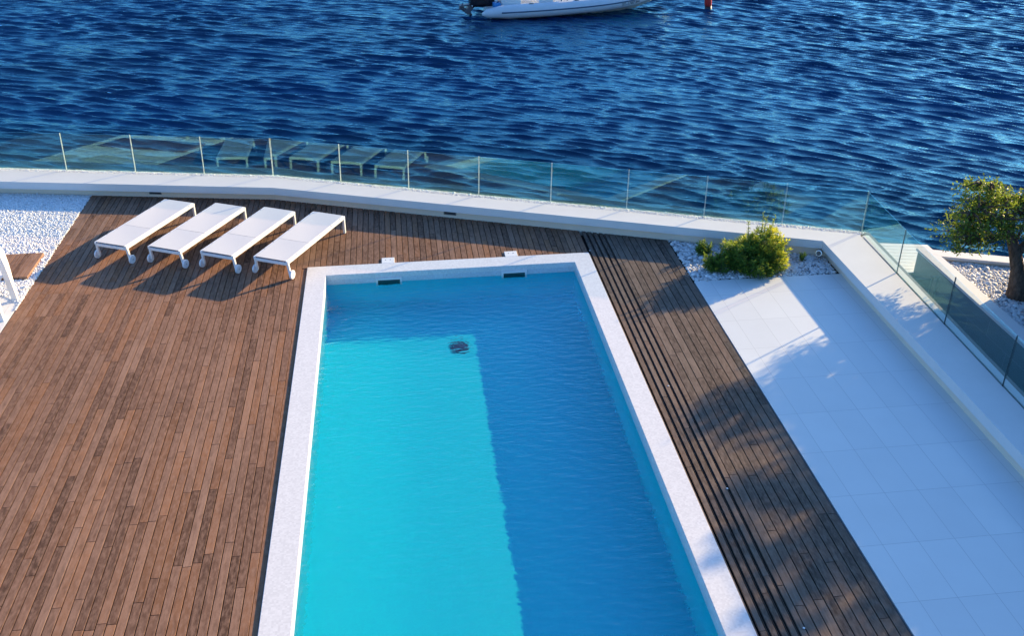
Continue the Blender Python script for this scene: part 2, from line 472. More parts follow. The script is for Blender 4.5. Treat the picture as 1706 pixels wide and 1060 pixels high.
# ------------------------------------------------------------------ timber deck
def board(mb, x0, x1, ya, yb, r, ya1=None, yb1=None, z=0.0, ch=.0018, th=.028):
    """one board along y with chamfered long edges; the ends may be skewed (ya..ya1)"""
    ya1 = ya if ya1 is None else ya1; yb1 = yb if yb1 is None else yb1
    def yl(t, a, b): return a + (b - a) * t
    prof = [(x0, z - th), (x0, z - ch), (x0 + ch, z), (x1 - ch, z), (x1, z - ch), (x1, z - th)]
    V = []
    for (x, zz) in prof:
        t = (x - x0) / (x1 - x0)
        V.append((x, yl(t, ya, ya1), zz))
    for (x, zz) in prof:
        t = (x - x0) / (x1 - x0)
        V.append((x, yl(t, yb, yb1), zz))
    F = [(i, i + 1, i + 7, i + 6) for i in range(5)] + [tuple(range(5, -1, -1)), tuple(range(6, 12))]
    F = [f[::-1] for f in F]
    mb.add(V, F, r)

def run_boards(mb, xs, ystart, yend_fn, lens=(1.1, 2.6), hatch=None):
    for (x0, x1) in xs:
        y = ystart(x0) if callable(ystart) else ystart
        e0 = yend_fn(x0); e1 = yend_fn(x1)
        y = y - random.random() * lens[1]
        start = ystart(x0) if callable(ystart) else ystart
        cuts = []
        while y < max(e0, e1):
            y += random.uniform(*lens); cuts.append(y)
        cuts = [c for c in cuts if c > start + .15 and c < min(e0, e1) - .2]
        if hatch and hatch[0] < (x0 + x1) / 2 < hatch[1]:
            cuts = [c for c in cuts if abs(c - hatch[2]) > .9 and abs(c - hatch[3]) > .5] + [hatch[2], hatch[3]]
            cuts.sort()
        a = start
        for c in cuts + [None]:
            r = min(1, max(0, random.betavariate(2.2, 2.2)))
            dz = random.uniform(-.0012, .0012)
            if c is None: board(mb, x0, x1, a, e0, r, a, e1, z=dz)
            else:
                board(mb, x0, x1, a, c - .009, r, z=dz); a = c
deck = MB()
end = lambda x: wb_y(x) - .012
xs = [(-6.58, -6.46)]; x = -6.452
while x < -1.90: xs.append((x, x + .0975)); x += .109
xs_left = [q for q in xs if q[1] < -1.80]
lastx = xs_left[-1][1] + .008
run_boards(deck, xs_left, 3.0, end, hatch=(-6.36, -5.66, 15.05, 15.87))
deck.box((lastx, 3.0, -.03), (-1.788, 16.3, -.001), .4)
xs_mid = []; x = lastx
while x < 3.44: xs_mid.append((x, x + .0975)); x += .109
xs_mid = [q for q in xs_mid if q[1] < 3.47]
run_boards(deck, xs_mid, lambda x: 16.345, end)
tag(deck.build('timber_deck', WOOD, rnd=True), kind='structure')
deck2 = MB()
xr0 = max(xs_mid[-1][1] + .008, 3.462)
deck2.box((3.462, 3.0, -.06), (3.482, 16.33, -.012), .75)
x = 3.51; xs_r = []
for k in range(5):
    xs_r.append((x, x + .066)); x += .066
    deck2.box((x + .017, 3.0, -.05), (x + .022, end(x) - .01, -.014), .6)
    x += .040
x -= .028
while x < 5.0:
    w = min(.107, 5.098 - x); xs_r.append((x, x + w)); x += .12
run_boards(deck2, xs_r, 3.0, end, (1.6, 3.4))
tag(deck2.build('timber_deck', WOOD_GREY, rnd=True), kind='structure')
# small timber platform in the gravel
pl = empty('timber_platform', (-7.6, 17.0, 0))
tag(pl, 'small brown timber platform set into the white pebbles at left', 'platform')
q = MB(); x = -9.2
while x < -6.74: board(q, x, x + .072, 16.48, 17.48, random.betavariate(2, 2), z=.062, th=.05); x += .08
o = q.build('boards', WOOD, rnd=True, parent=pl); o.location = (7.6, -17.0, 0)
q = MB(); q.box((-9.2, 16.50, -.058), (-6.76, 17.46, .008)); o = q.build('base_frame', GAP_SHADE, parent=pl); o.location = (7.6, -17.0, 0)

# ------------------------------------------------------------------ pebbles
def ico(sub):
    bm = bmesh.new(); bmesh.ops.create_icosphere(bm, subdivisions=sub, radius=1)
    v = np.array([x.co[:] for x in bm.verts]); f_ = np.array([[y.index for y in x.verts] for x in bm.faces]); bm.free(); return v, f_
I1, I2 = ico(1), ico(2)
def in_poly(P, poly):
    x, y = P[:, 0], P[:, 1]; ins = np.zeros(len(P), bool); n = len(poly)
    for i in range(n):
        x0, y0 = poly[i]; x1, y1 = poly[(i + 1) % n]
        c = ((y0 > y) != (y1 > y)) & (x < (x1 - x0) * (y - y0) / (y1 - y0 + 1e-12) + x0); ins ^= c
    return ins
def pebbles(name, poly, z, size, mat, density=1.0, base=I1, holes=(), jit=.35, hz=None, layers=2):
    P = np.array(poly); x0, y0 = P.min(0); x1, y1 = P.max(0); pts = []
    st = size * 1.75 / math.sqrt(density)
    for L in range(layers):
        gx, gy = np.meshgrid(np.arange(x0, x1, st), np.arange(y0, y1, st))
        q = np.stack([gx.ravel(), gy.ravel()], 1) + rng.uniform(-st * .5, st * .5, (gx.size, 2)) + L * st * .5
        q = q[in_poly(q, poly)]
        for h in holes: q = q[~in_poly(q, h)]
        pts.append(np.concatenate([q, np.full((len(q), 1), z + L * size * .55)], 1))
    pts = np.concatenate(pts); n = len(pts)
    if hz is not None: pts[:, 2] += hz(pts[:, 0], pts[:, 1])
    bv, bf = base
    sc_ = size * np.exp(rng.normal(0, jit, n))[:, None] * np.stack([rng.uniform(.8, 1.25, n), rng.uniform(.75, 1.15, n), rng.uniform(.5, .85, n)], 1)
    a = rng.uniform(0, 6.283, n); t = rng.normal(0, .45, n)
    V = bv[None] * sc_[:, None]
    V = V + rng.normal(0, .07, V.shape) * size
    ct, st_ = np.cos(t)[:, None], np.sin(t)[:, None]
    y_, z_ = V[..., 1] * ct - V[..., 2] * st_, V[..., 1] * st_ + V[..., 2] * ct
    ca, sa = np.cos(a)[:, None], np.sin(a)[:, None]
    V = np.stack([V[..., 0] * ca - y_ * sa, V[..., 0] * sa + y_ * ca, z_], -1) + pts[:, None]
    F = bf[None] + (np.arange(n) * len(bv))[:, None, None]
    r = np.repeat(rng.random(n), len(bf))
    o = fast_mesh(name, V.reshape(-1, 3), F.reshape(-1, 3), mat, smooth=True, rnd=r)
    tag(o, kind='stuff'); return o
poly_l = [(-9.6, 15.72), (-7.0, 15.9), (-6.62, 15.56), (-6.60, 15.3), (-6.585, 15.3), (-6.59, 20.43), (-9.6, 20.98)]
pebbles('gravel', poly_l, .0, .0165, PEB_WHITE, holes=[[(-9.3, 16.47), (-6.73, 16.47), (-6.73, 17.49), (-9.3, 17.49)]], jit=.3)
b = MB(); b.prism([(-12, 15.6), (-6.596, 15.3), (-6.596, 20.40), (-12, 21.4)], -.057, -.003); tag(b.build('gravel_bed', GRAVEL_BED), kind='structure')
poly_r = [(5.115, 14.99), (7.76, 14.96), (7.82, 15.66), (5.115, 16.70)]
pebbles('gravel', poly_r, -.012, .022, PEB_GREY, base=I2, jit=.35, density=.8)
b = MB(); b.prism([(5.108, 14.975), (7.85, 14.945), (7.84, 15.66), (5.108, 16.72)], -.057, -.02); tag(b.build('gravel_bed', GAP_SHADE), kind='structure')  # bed blackened for the shade between pebbles
# pebble strip behind the coping, in front of the glass foot
G1 = off(GR, .025); G2 = off(GR, .20)
pebbles('gravel', [G1[0], G1[1], G1[2], (G2[2][0], G2[2][1]), G2[1], G2[0]], H_WALL - .026, .011, PEB_WHITE, base=I1, jit=.3)

# ------------------------------------------------------------------ parapet wall with coping
pw = empty('parapet_wall', (2.0, 18.0, 0)); tag(pw, 'low pale parapet wall with stone coping bending round the terrace edge above the sea', 'wall')
def child(o): o.location = -Vector(o.parent.location); return o
V, F = strip(WB, off(WB, .42), -.3, .172); child(obj('wall_base', V, F, LOWWALL, pw))
V, F = strip(IT, GR, .176, H_WALL); child(obj('coping', V, F, CAP, pw))
V, F = strip(off(GR, .004), off(GR, .27), -2.6, H_WALL - .05); child(obj('outer_wall', V, F, DARKWALL, pw))
# upstand along the right return, outside the glass
ru = [(GR[2][0] + .035, GR[2][1] - .06), (GR[3][0] + .035, GR[3][1])]
V, F = strip(off(ru, -.0), off(ru, .115), H_WALL - .046, H_WALL + .004); child(obj('edge_strip', V, F, CAP, pw))

# ------------------------------------------------------------------ glass railing
GL = off(GR, .135)
def line_at(x):
    for (x0, y0), (x1, y1) in zip(GL[:2], GL[1:3]):
        if x0 <= x <= x1: return y0 + (y1 - y0) * (x - x0) / (x1 - x0)
GC = (8.62, 15.93)
def panel(rail, p0, p1, z0, z1, glass=GLASS, edge=EDGE, thick=.015, lean=0.0):
    a = Vector((*p0, 0)); b_ = Vector((*p1, 0)); d = (b_ - a); L = d.length; d.normalize()
    h = z1 - z0; e = .005; hw = L / 2 - .0035
    q = MB(); q.box((-hw + e, -thick / 2, 0), (hw - e, thick / 2, h - .006)); t = q.build('glass_pane', glass, rail)
    t.location = Vector(((a.x + b_.x) / 2, (a.y + b_.y) / 2, z0)) - rail.location; t.rotation_euler = (lean, 0, math.atan2(d.y, d.x))
    MB().box((-hw, -thick / 2, 0), (-hw + e - .0005, thick / 2, h)).build('pane_edge', edge, t)
    MB().box((hw - e + .0005, -thick / 2, 0), (hw, thick / 2, h)).build('pane_edge', edge, t)
    return t
xsj = [-10.2, -8.74, -7.22, -5.70, -4.20, -2.71, -1.25, .17, 1.59, 3.00, 4.44, 5.86, 7.25]
pts = [(x, line_at(x)) for x in xsj] + [GC]
rail = empty('glass_railing', (1.59, line_at(1.59), H_WALL)); tag(rail, 'frameless clear glass railing along the seaward parapet, reflecting the loungers', 'glass railing')
for i in range(len(pts) - 1): panel(rail, pts[i], pts[i + 1], H_WALL - .05, 1.155, lean=-.07)
def rgl(y): return GR[3][0] + (GR[2][0] - GR[3][0]) * (y - GR[3][1]) / (GR[2][1] - GR[3][1]) + .022
ysj = [15.90, 14.23, 12.45, 10.67, 8.9, 7.1]
rail = empty('glass_railing', (rgl(12.45), 12.45, H_WALL)); tag(rail, 'glass railing with joints coloured shade-dark on the right-hand wall above the sunken passage', 'glass railing')
for i in range(5):
    panel(rail, (rgl(ysj[i]) + (.05 if i == 0 else 0), ysj[i]), (rgl(ysj[i + 1]), ysj[i + 1]), H_WALL - .04, 1.155, edge=EDGE if i == 0 else EDGE_DARK)

# ------------------------------------------------------------------ swimming pool
X0, X1, YN, YF = -1.43, 3.12, 4.0, 15.95
pool = empty('swimming_pool', (.85, 10, 0)); tag(pool, 'long rectangular blue swimming pool with a white mosaic coping', 'swimming pool')
def ring(outer, inner, z0, z1, bev):
    (a0, b0, a1, b1), (c0, d0, c1, d1) = outer, inner
    bm = bmesh.new()
    def loop(x0, y0, x1, y1, z): return [bm.verts.new(v) for v in ((x0, y0, z), (x1, y0, z), (x1, y1, z), (x0, y1, z))]
    ot, ob, it, ib = loop(a0, b0, a1, b1, z1), loop(a0, b0, a1, b1, z0), loop(c0, d0, c1, d1, z1), loop(c0, d0, c1, d1, z0)
    for i in range(4):
        j = (i + 1) % 4
        bm.faces.new((ot[i], ot[j], it[j], it[i])); bm.faces.new((ob[i], ob[j], ot[j], ot[i]))
        bm.faces.new((it[i], it[j], ib[j], ib[i])); bm.faces.new((ib[i], ib[j], ob[j], ob[i]))
    bmesh.ops.recalc_face_normals(bm, faces=bm.faces[:])
    if bev:
        es = [e for e in bm.edges if abs(e.verts[0].co.z - z1) < 1e-5 and abs(e.verts[1].co.z - z1) < 1e-5]
        bmesh.ops.bevel(bm, geom=es, offset=bev, segments=2, affect='EDGES')
    return MB().bm(bm)
child(ring((-1.78, 3.65, 3.455, 16.335), (X0, YN, X1, YF), -.075, .022, .006).build('coping', MOSAIC, pool))
child(ring((-1.74, 3.62, 3.41, 16.29), (X0 - .002, YN - .002, X1 + .002, YF + .002), WATER_Z - .012, -.076, 0).build('waterline_band', BAND, pool))
# basin walls and floor with a small cove
bs = MB(); zb = FLOOR_Z; zt = WATER_Z - .0125
a, b_, c_, d_ = X0 - .002, YN - .002, X1 + .002, YF + .002
bs.add([(a, b_, zt), (c_, b_, zt), (c_, d_, zt), (a, d_, zt), (a, b_, zb), (c_, b_, zb), (c_, d_, zb), (a, d_, zb)],
       [(4, 5, 6, 7), (0, 1, 5, 4)[::-1], (1, 2, 6, 5)[::-1], (2, 3, 7, 6)[::-1], (3, 0, 4, 7)[::-1]])
basin = child(bs.build('basin', POOLTILE, pool)); basin.cycles.is_caustics_receiver = True
q = MB(); q.tube([(.85, 14.34, zb + .002), (.85, 14.34, zb + .02), (.85, 14.34, zb + .03)], [.175, .175, .16], 28)
child(q.build('drain_cover', DRAIN, pool)).cycles.is_caustics_receiver = True
for sxc in (-.31, 1.99):
    q = MB(); q.box((sxc - .235, 15.915, -.28), (sxc - .20, 15.958, -.085)); q.box((sxc + .20, 15.915, -.28), (sxc + .235, 15.958, -.085)); q.box((sxc - .1995, 15.9155, -.118), (sxc + .1995, 15.9575, -.0855))
    m_ = child(q.build('skimmer_frame', WHITE_METAL, pool))
    q = MB(); q.box((sxc - .199, 15.935, -.28), (sxc + .199, 15.949, -.119)); o = q.build('skimmer_throat_shade', SKIM_DARK, m_)  # flat dark panel painted as the shade inside the skimmer opening
    lid = MB(); cx_ = sxc
    bm = bmesh.new(); bmesh.ops.create_cube(bm, size=1)
    for v in bm.verts: v.co = Vector((cx_ + v.co.x * .235, 16.45 + v.co.y * .225, .006 + v.co.z * .03))
    bmesh.ops.bevel(bm, geom=bm.edges[:], offset=.004, segments=1, affect='EDGES'); lid.bm(bm)
    lo = child(lid.build('skimmer_lid', WHITE_METAL, pool))
    for hx in (-.045, .045):
        q = MB(); q.tube([(cx_ + hx, 16.47, .0212), (cx_ + hx, 16.47, .0225)], .013, 10); q.build('finger_hole', GREY_FRAME, lo)
# water surface: a gently rippled sheet
nxw, nyw = 130, 340
# (it runs on a little way inside the terrace, behind the pool walls, as the sun's refracted light is traced through it)
nxw, nyw = 250, 420
gx = np.linspace(X0 - .002, 7.2, nxw + 1); gy = np.linspace(YN - .002, 18.6, nyw + 1)
Xw, Yw = np.meshgrid(gx, gy); Zw = np.zeros_like(Xw)
for k in range(46):
    lam = wr.uniform(.17, .62); th = R(86 + wr.normal() * 38); kk = 6.283 / lam
    Zw += .00003 * lam / .35 * np.cos(kk * (Xw * math.cos(th) + Yw * math.sin(th)) + wr.random() * 6.28) * (.6 + .4 * np.sin(Xw * wr.normal() + Yw * wr.normal() * .8))
for k in range(10):
    lam = wr.uniform(.6, 1.6); th = wr.uniform(0, 6.28); kk = 6.283 / lam
    Zw += .00016 * np.cos(kk * (Xw * math.cos(th) + Yw * math.sin(th)) + wr.random() * 6.28)
Zw *= .16
V = np.stack([Xw, Yw, WATER_Z + Zw], -1).reshape(-1, 3); idx = np.arange(V.shape[0]).reshape(nyw + 1, nxw + 1)
F = np.stack([idx[:-1, :-1], idx[:-1, 1:], idx[1:, 1:], idx[1:, :-1]], -1).reshape(-1, 4)
cw = V[F].mean(1)
F = F[~(cw[:, 1] > 17.3 + (5.2 - cw[:, 0]) * .38)]
water = fast_mesh('pool_water', V, F, POOLWATER, smooth=True); tag(water, kind='structure')
water.cycles.is_caustics_caster = True

# ------------------------------------------------------------------ sun loungers
def make_lounger():
    t = empty('sun_lounger')
    W, L, Zt = .66, 2.16, .36
    hw, hl = W / 2, L / 2
    f_ = MB()
    for s_ in (-1, 1): f_.box((s_ * hw - .022, -hl, Zt - .062), (s_ * hw + .022, hl, Zt - .004), bev=.006)
    f_.box((-hw + .0225, hl - .044, Zt - .061), (hw - .0225, hl, Zt - .005), bev=.006)
    f_.box((-hw + .0225, -hl + .004, Zt - .085), (hw - .0225, -hl + .04, Zt - .03), bev=.006)
    f_.box((-hw + .0225, -.28, Zt - .06), (hw - .0225, -.245, Zt - .03), bev=.004)
    f_.build('frame', WHITE_METAL, t)
    n = 14
    def sheet(ya, yb, sag):
        V = []; F = []; m = 10
        for i in range(n + 1):
            y = ya + (yb - ya) * i / n
            for j in range(m + 1):
                x = -hw + .016 + (W - .032) * j / m
                z = Zt + .004 - sag * (1 - (2 * j / m - 1) ** 2) * math.sin(math.pi * i / n)
                V.append((x, y, z))
        for i in range(n):
            for j in range(m):
                a = i * (m + 1) + j; F.append((a, a + 1, a + m + 2, a + m + 1))
        k = len(V); V2 = [(x, y, z - .008) for x, y, z in V]
        F2 = [tuple(reversed([v + k for v in f])) for f in F]
        per = [j for j in range(m + 1)] + [i * (m + 1) + m for i in range(1, n + 1)] + [n * (m + 1) + j for j in range(m - 1, -1, -1)] + [i * (m + 1) for i in range(n - 1, 0, -1)]
        F3 = [(per[i], per[i] + k, per[(i + 1) % len(per)] + k, per[(i + 1) % len(per)]) for i in range(len(per))]
        return V + V2, F + F2 + F3
    V, F = sheet(-hl + .012, -.268, .006); obj('backrest_sling', V, F, SLING, t, smooth=False)
    V, F = sheet(-.258, hl - .01, .010); obj('seat_sling', V, F, SLING, t, smooth=False)
    for s_ in (-1, 1):
        MB().box((s_ * hw - .022, hl - .05, 0), (s_ * hw + .022, hl - .002, Zt - .062), bev=.006).build('leg', WHITE_METAL, t)
        l_ = MB(); l_.bar((s_ * (hw - .002), -hl + .03, Zt - .05), (s_ * (hw + .012), -hl + .055, .07), .046, .04, up=(0, 1, 0), bev=.006); l_.build('leg', WHITE_METAL, t)
        xw = s_ * (hw + .052)
        w_ = MB(); w_.tube([(xw - s_ * .018, -hl + .055, .083), (xw - s_ * .014, -hl + .055, .083), (xw + s_ * .012, -hl + .055, .083), (xw + s_ * .018, -hl + .055, .083)], [.078, .083, .083, .076], 28)
        wo = w_.build('wheel', WHEEL, t)
        MB().tube([(xw + s_ * .0175, -hl + .055, .083), (xw + s_ * .021, -hl + .055, .083)], .016, 12).build('hub', HUB, wo)
    for s_ in (-1, 1):
        for y in (-.75, -.45, .1, .55, .9):
            MB().box((s_ * hw - .004, y, Zt - .0035), (s_ * hw + .004, y + .035, Zt - .002)).build('sling_clip', GREY_FRAME, t)
    return t
L0 = make_lounger()
tag(L0, 'white sun lounger nearest the pool corner, rightmost of the row of four', 'sun lounger', 'white sun loungers in a row on the deck')
spots = [(-1.905, 17.02, 63.8), (-2.89, 17.37, 63.6), (-3.88, 17.70, 64.0), (-4.91, 18.02, 65.0)]
lab = [None, 'white sun lounger second from the pool, beside the one nearest the pool corner',
       'white sun lounger second from the pebble bed, between two other loungers',
       'white sun lounger nearest the pebble bed, leftmost of the row of four']
for i, (x, y, an) in enumerate(spots):
    o = L0 if i == 0 else copy_tree(L0)
    o.location = (x, y, .002); o.rotation_euler = (0, 0, R(an - 90))
    if lab[i]: o['label'] = lab[i]

# ------------------------------------------------------------------ white armchair at the left edge
ch = empty('outdoor_armchair', (-7.2, 15.45, 0)); tag(ch, 'white outdoor armchair cut off by the left picture edge beside the pebbles', 'armchair')
q = MB(); q.box((-.48, -.5, .47), (.42, .49, .50), bev=.008); q.build('seat', WHITE_METAL, ch)
q = MB(); q.box((-.48, -.52, .505), (-.40, .5, 1.05), bev=.01); q.build('backrest', WHITE_METAL, ch)
def plate_leg(y, sgn):
    q = MB()
    prof = [(.0, .03, .0), (.35, .09, .0), (.7, .15, 0.0), (.95, .18, -.02), (1.12, .16, -.11), (1.2, .13, -.24)]
    V = []; F = []
    for z, dp, dx in prof:
        for (ax, ay) in ((0, -dp), (.095, -dp), (.095, .02), (0, .02)):
            V.append((.455 + dx + ax, y + sgn * ay, z))
    for i in range(len(prof) - 1):
        for k in range(4):
            F.append((i * 4 + k, i * 4 + (k + 1) % 4, i * 4 + 4 + (k + 1) % 4, i * 4 + 4 + k))
    F.append((3, 2, 1, 0)); m = 4 * (len(prof) - 1); F.append((m, m + 1, m + 2, m + 3))
    return q.add(V, F)
plate_leg(.24, 1).build('leg', WHITE_METAL, ch)
plate_leg(-.48, 1).build('leg', WHITE_METAL, ch)
for y in (-.46, .42): MB().box((-.47, y, 0), (-.41, y + .06, .468), bev=.005).build('leg', WHITE_METAL, ch)

# ------------------------------------------------------------------ lamps
def wall_frame(x):   # point and direction on the parapet's inner face
    for (x0, y0), (x1, y1) in zip(WB[:2], WB[1:3]):
        if x0 <= x <= x1:
            t = (x - x0) / (x1 - x0); return y0 + (y1 - y0) * t, math.atan2(y1 - y0, x1 - x0)
for x, lb in ((-5.20, 'flat dark recessed wall light low in the parapet behind the leftmost lounger'), (.97, 'flat dark recessed wall light low in the parapet opposite the pool end')):
    y, an = wall_frame(x); t = empty('wall_light', (x, y, .115), an); tag(t, lb, 'wall light', 'recessed lights in the parapet')
    q = MB(); w_, h_ = .13, .055
    q.box((-w_, -.018, -h_), (w_, -.0005, -h_ + .012)); q.box((-w_, -.018, h_ - .012), (w_, -.0005, h_)); q.box((-w_, -.018, -h_ + .0125), (-w_ + .014, -.0005, h_ - .0125)); q.box((w_ - .014, -.018, -h_ + .0125), (w_, -.0005, h_ - .0125))
    q.build('frame', GREY_FRAME, t)
    q = MB(); q.box((-w_ + .0145, -.008, -h_ + .0125), (w_ - .0145, -.001, h_ - .0125)); q.build('lens', GREY_LAMP, t)
t = empty('spot_lamp', (7.66, 15.56, 0)); tag(t, 'small round silver garden spot lamp in the parapet corner on pebbles', 'spot lamp')
q = MB(); d = Vector((-.55, -.8, .25)).normalized(); c0 = Vector((.0, .0, .13))
q.tube([c0 - d * .07, c0 + d * .05, c0 + d * .052], [.055, .06, .05], 20); q.build('housing', STEEL, t, smooth=False)
q = MB(); q.tube([c0 + d * .0525, c0 + d * .055], .045, 20); q.build('lens', GREY_LAMP, t)
q = MB(); q.tube([(0, 0, -.02), c0 - d * .01 - Vector((0, 0, .05))], .012, 8); q.build('spike', STEEL, t)
dots = [((3.50, 16.45), 'tiny round deck light by the corner of the pool coping'),
        ((3.77, 11.72), 'tiny round deck light in sunny boards halfway along the pool'),
        ((3.90, 9.32), 'tiny round deck light in tree shade beside the pool'),
        ((3.99, 6.98), 'tiny round deck light nearest the camera at the bottom edge')]
for (x, y), lb in dots:
    t = empty('deck_light', (x, y, 0)); tag(t, lb, 'deck light', 'small lights let into the boards')
    MB().tube([(0, 0, -.02), (0, 0, .004), (0, 0, .006)], [.015, .015, .013], 14).build('rim', STEEL, t)
    MB().tube([(0, 0, .0062), (0, 0, .0075)], .008, 10).build('lens', WHEEL, t)

# ------------------------------------------------------------------ plants
def leaf_mesh(name, pos, nrm, length, width, mat, rnd, parent=None, droop=.25):
    """pos, nrm (n,3): diamond leaves growing along nrm"""
    n = len(pos); d = nrm / np.linalg.norm(nrm, axis=1)[:, None]
    u = rng.normal(size=(n, 3)); u -= (u * d).sum(1)[:, None] * d; u /= np.linalg.norm(u, axis=1)[:, None]
    L = np.broadcast_to(length, n)[:, None]; W = np.broadcast_to(width, n)[:, None]
    a = pos; tip = pos + d * L - np.array([0, 0, 1]) * L * droop
    mid = pos + d * L * .5
    V = np.stack([a, mid + u * W * .5, tip, mid - u * W * .5], 1).reshape(-1, 3)
    F = np.arange(4 * n).reshape(n, 4)
    return fast_mesh(name, V, F, mat, parent, rnd=rnd)

def shrub(name, loc, rx, ry, h, nros, leafL, label, group=None, yellow=.3, spikes=()):
    t = empty(name, loc); tag(t, label, 'shrub', group)
    # rosette points through a dome, denser near its surface
    P = []; 
    while len(P) < nros:
        q = rng.normal(size=3); q /= np.linalg.norm(q); q[2] = abs(q[2]) * 1.0
        rr = rng.uniform(.45, 1.06) ** .6
        lump = 1 + .16 * math.sin(5 * q[0] + 3 * q[1] + rx * 9) + .12 * math.sin(7 * q[2] + 4 * q[0])
        P.append((q[0] * rx * rr * lump, q[1] * ry * rr * lump, .08 + q[2] * (h - .08) * rr * lump))
    P = np.array(P)
    D = P / np.array([rx, ry, h]); D[:, 2] += .55; D /= np.linalg.norm(D, axis=1)[:, None]
    k = 16
    pos = np.repeat(P, k, 0); ax = np.repeat(D, k, 0)
    rd = rng.normal(size=pos.shape); rd -= (rd * ax).sum(1)[:, None] * ax; rd /= np.linalg.norm(rd, axis=1)[:, None]
    lvl = np.tile(np.linspace(0, 1, k), len(P))[:, None]
    nr = rd * (1.1 - .75 * lvl) + ax * (.15 + 1.0 * lvl)
    pos = pos - ax * leafL * 1.1 * (1 - lvl)
    # yellow painted in as sunlight through the leaves, mostly on the sea-and-sun side
    sunny = (P[:, 0] * .8 + P[:, 1] * .3 + (P[:, 2] - h * .5) * .35) / rx
    tip = (rng.random(len(P)) < np.clip(yellow + 1.1 * sunny, 0.02, .95)) & (np.linalg.norm(P / [rx, ry, h], axis=1) > .7)
    rv = np.clip(rng.normal(.38, .16, len(pos)), 0, .78)
    tl = np.repeat(tip, k) & (lvl[:, 0] > .45)
    rv[tl] = rng.uniform(.90, 1.0, tl.sum())
    ln = leafL * rng.uniform(.7, 1.25, len(pos)); wd = np.full(len(pos), leafL * .2)
    if spikes:
        pp = []; nn = []
        for (ax_, ay_, bx, by, bz) in spikes:
            for j in range(70):
                f_ = rng.uniform(.0, 1.0); c0_ = np.array([ax_ + (bx - ax_) * f_, ay_ + (by - ay_) * f_, h * .6 + (bz - h * .6) * f_])
                v_ = rng.normal(size=3); v_[2] = abs(v_[2]) + .6; pp.append(c0_); nn.append(v_)
        pos = np.concatenate([pos, np.array(pp)]); nr = np.concatenate([nr, np.array(nn)]); rv = np.concatenate([rv, rng.uniform(.45, .95, len(pp))])
        ln = np.concatenate([ln, np.full(len(pp), leafL * .7)]); wd = np.concatenate([wd, np.full(len(pp), leafL * .16)])
    leaf_mesh('foliage', pos, nr, ln, wd, LEAF_BUSH, rv, t, .12)
    s_ = MB()
    for i in rng.choice(len(P), min(len(P), 90), replace=False):
        p_ = P[i]; s_.tube([(p_[0] * .08, p_[1] * .08, -.02), (p_[0] * .5, p_[1] * .5, p_[2] * .45), tuple(p_)], [.010, .007, .004], 5)
    for (ax_, ay_, bx, by, bz) in spikes: s_.tube([(ax_ * .3, ay_ * .3, 0), (ax_, ay_, h * .6), ((ax_ + bx) / 2, (ay_ + by) / 2, (h * .6 + bz) / 2 + .02), (bx, by, bz)], [.009, .008, .006, .004], 5)
    s_.build('stems', STEM, t)
    return t
shrub('shrub', (6.33, 15.36, 0), .60, .50, .64, 800, .085, 'large rounded shrub with tips coloured sunlit yellow on the sunny side, in the pebble bed', None, .12,
      spikes=[(.12, .12, .16, .22, 1.0), (.15, .1, .22, .2, .92), (.2, .1, .36, .14, .95), (-.1, .1, -.12, .2, .85)])
shrub('shrub', (5.62, 15.33, 0), .25, .24, .34, 90, .075, 'small low shrub with a few orange tips by the deck edge', None, .05)
shrub('shrub', (5.60, 16.02, 0), .17, .16, .30, 46, .07, 'small dark shrub close under the parapet beside the deck', None, 0)
shrub('seedling', (7.33, 15.50, 0), .07, .07, .16, 12, .06, 'tiny pale green seedling alone in the pebbles near the parapet corner', None, .6)
shrub('seedling', (6.98, 15.72, 0), .10, .07, .30, 16, .065, 'small leaning sprout between the big shrub and the parapet', None, .3)

def make_tree(name, loc, crowns, nclump, leaves, label, leafsize=.07, trunks=None, group=None, hue=0.0):
    t = empty(name, loc); tag(t, label, 'tree', group)
    q = MB()
    nodes = []
    for tr in trunks:
        q.tube([p_[:3] for p_ in tr], [p_[3] for p_ in tr], 12); nodes += [Vector(p_[:3]) for p_ in tr[-3:]]
    # clump centres inside lumpy ellipsoids
    cl = []
    for (c_, r_, w_) in crowns:
        for i in range(int(nclump * w_)):
            v_ = rng.normal(size=3); v_ /= np.linalg.norm(v_); rr = rng.uniform(.25, 1.0) ** .5
            cl.append(np.array(c_) + v_ * np.array(r_) * rr)
    for c_ in cl:
        cv = Vector(c_); nb = min(nodes, key=lambda n_: (n_ - cv).length + (.6 if n_.z > cv.z + .2 else 0))
        md = nb.lerp(cv, .5) + Vector(rng.normal(size=3) * .06) + Vector((0, 0, .04))
        q.tube([nb, md, cv], [.026, .014, .005], 5, caps=False)
        if rng.random() < .25: nodes.append(md)
    trunk = q.build('trunk', BARK, t, smooth=True)
    cl = np.array(cl); n = len(cl) * leaves
    cc = np.repeat(cl, leaves, 0); cs = np.repeat(rng.uniform(.06, .14, len(cl)), leaves)[:, None]
    of = rng.normal(size=(n, 3)); of /= np.linalg.norm(of, axis=1)[:, None]; of *= rng.random((n, 1)) ** .5
    of[:, 2] *= .75
    pos = cc + of * cs * 1.5
    nr = of * .8 + rng.normal(size=(n, 3)) * .5 + np.array([0, 0, .35])
    cv_ = np.repeat(rng.normal(.42 + hue, .2, len(cl)), leaves)
    rv = np.clip(cv_ + rng.normal(0, .13, n), 0, 1)
    leaf_mesh('crown', pos, nr, leafsize * rng.uniform(.7, 1.3, n), leafsize * .48, LEAF_TREE, rv, t, .15)
    return t
TZ = -.05
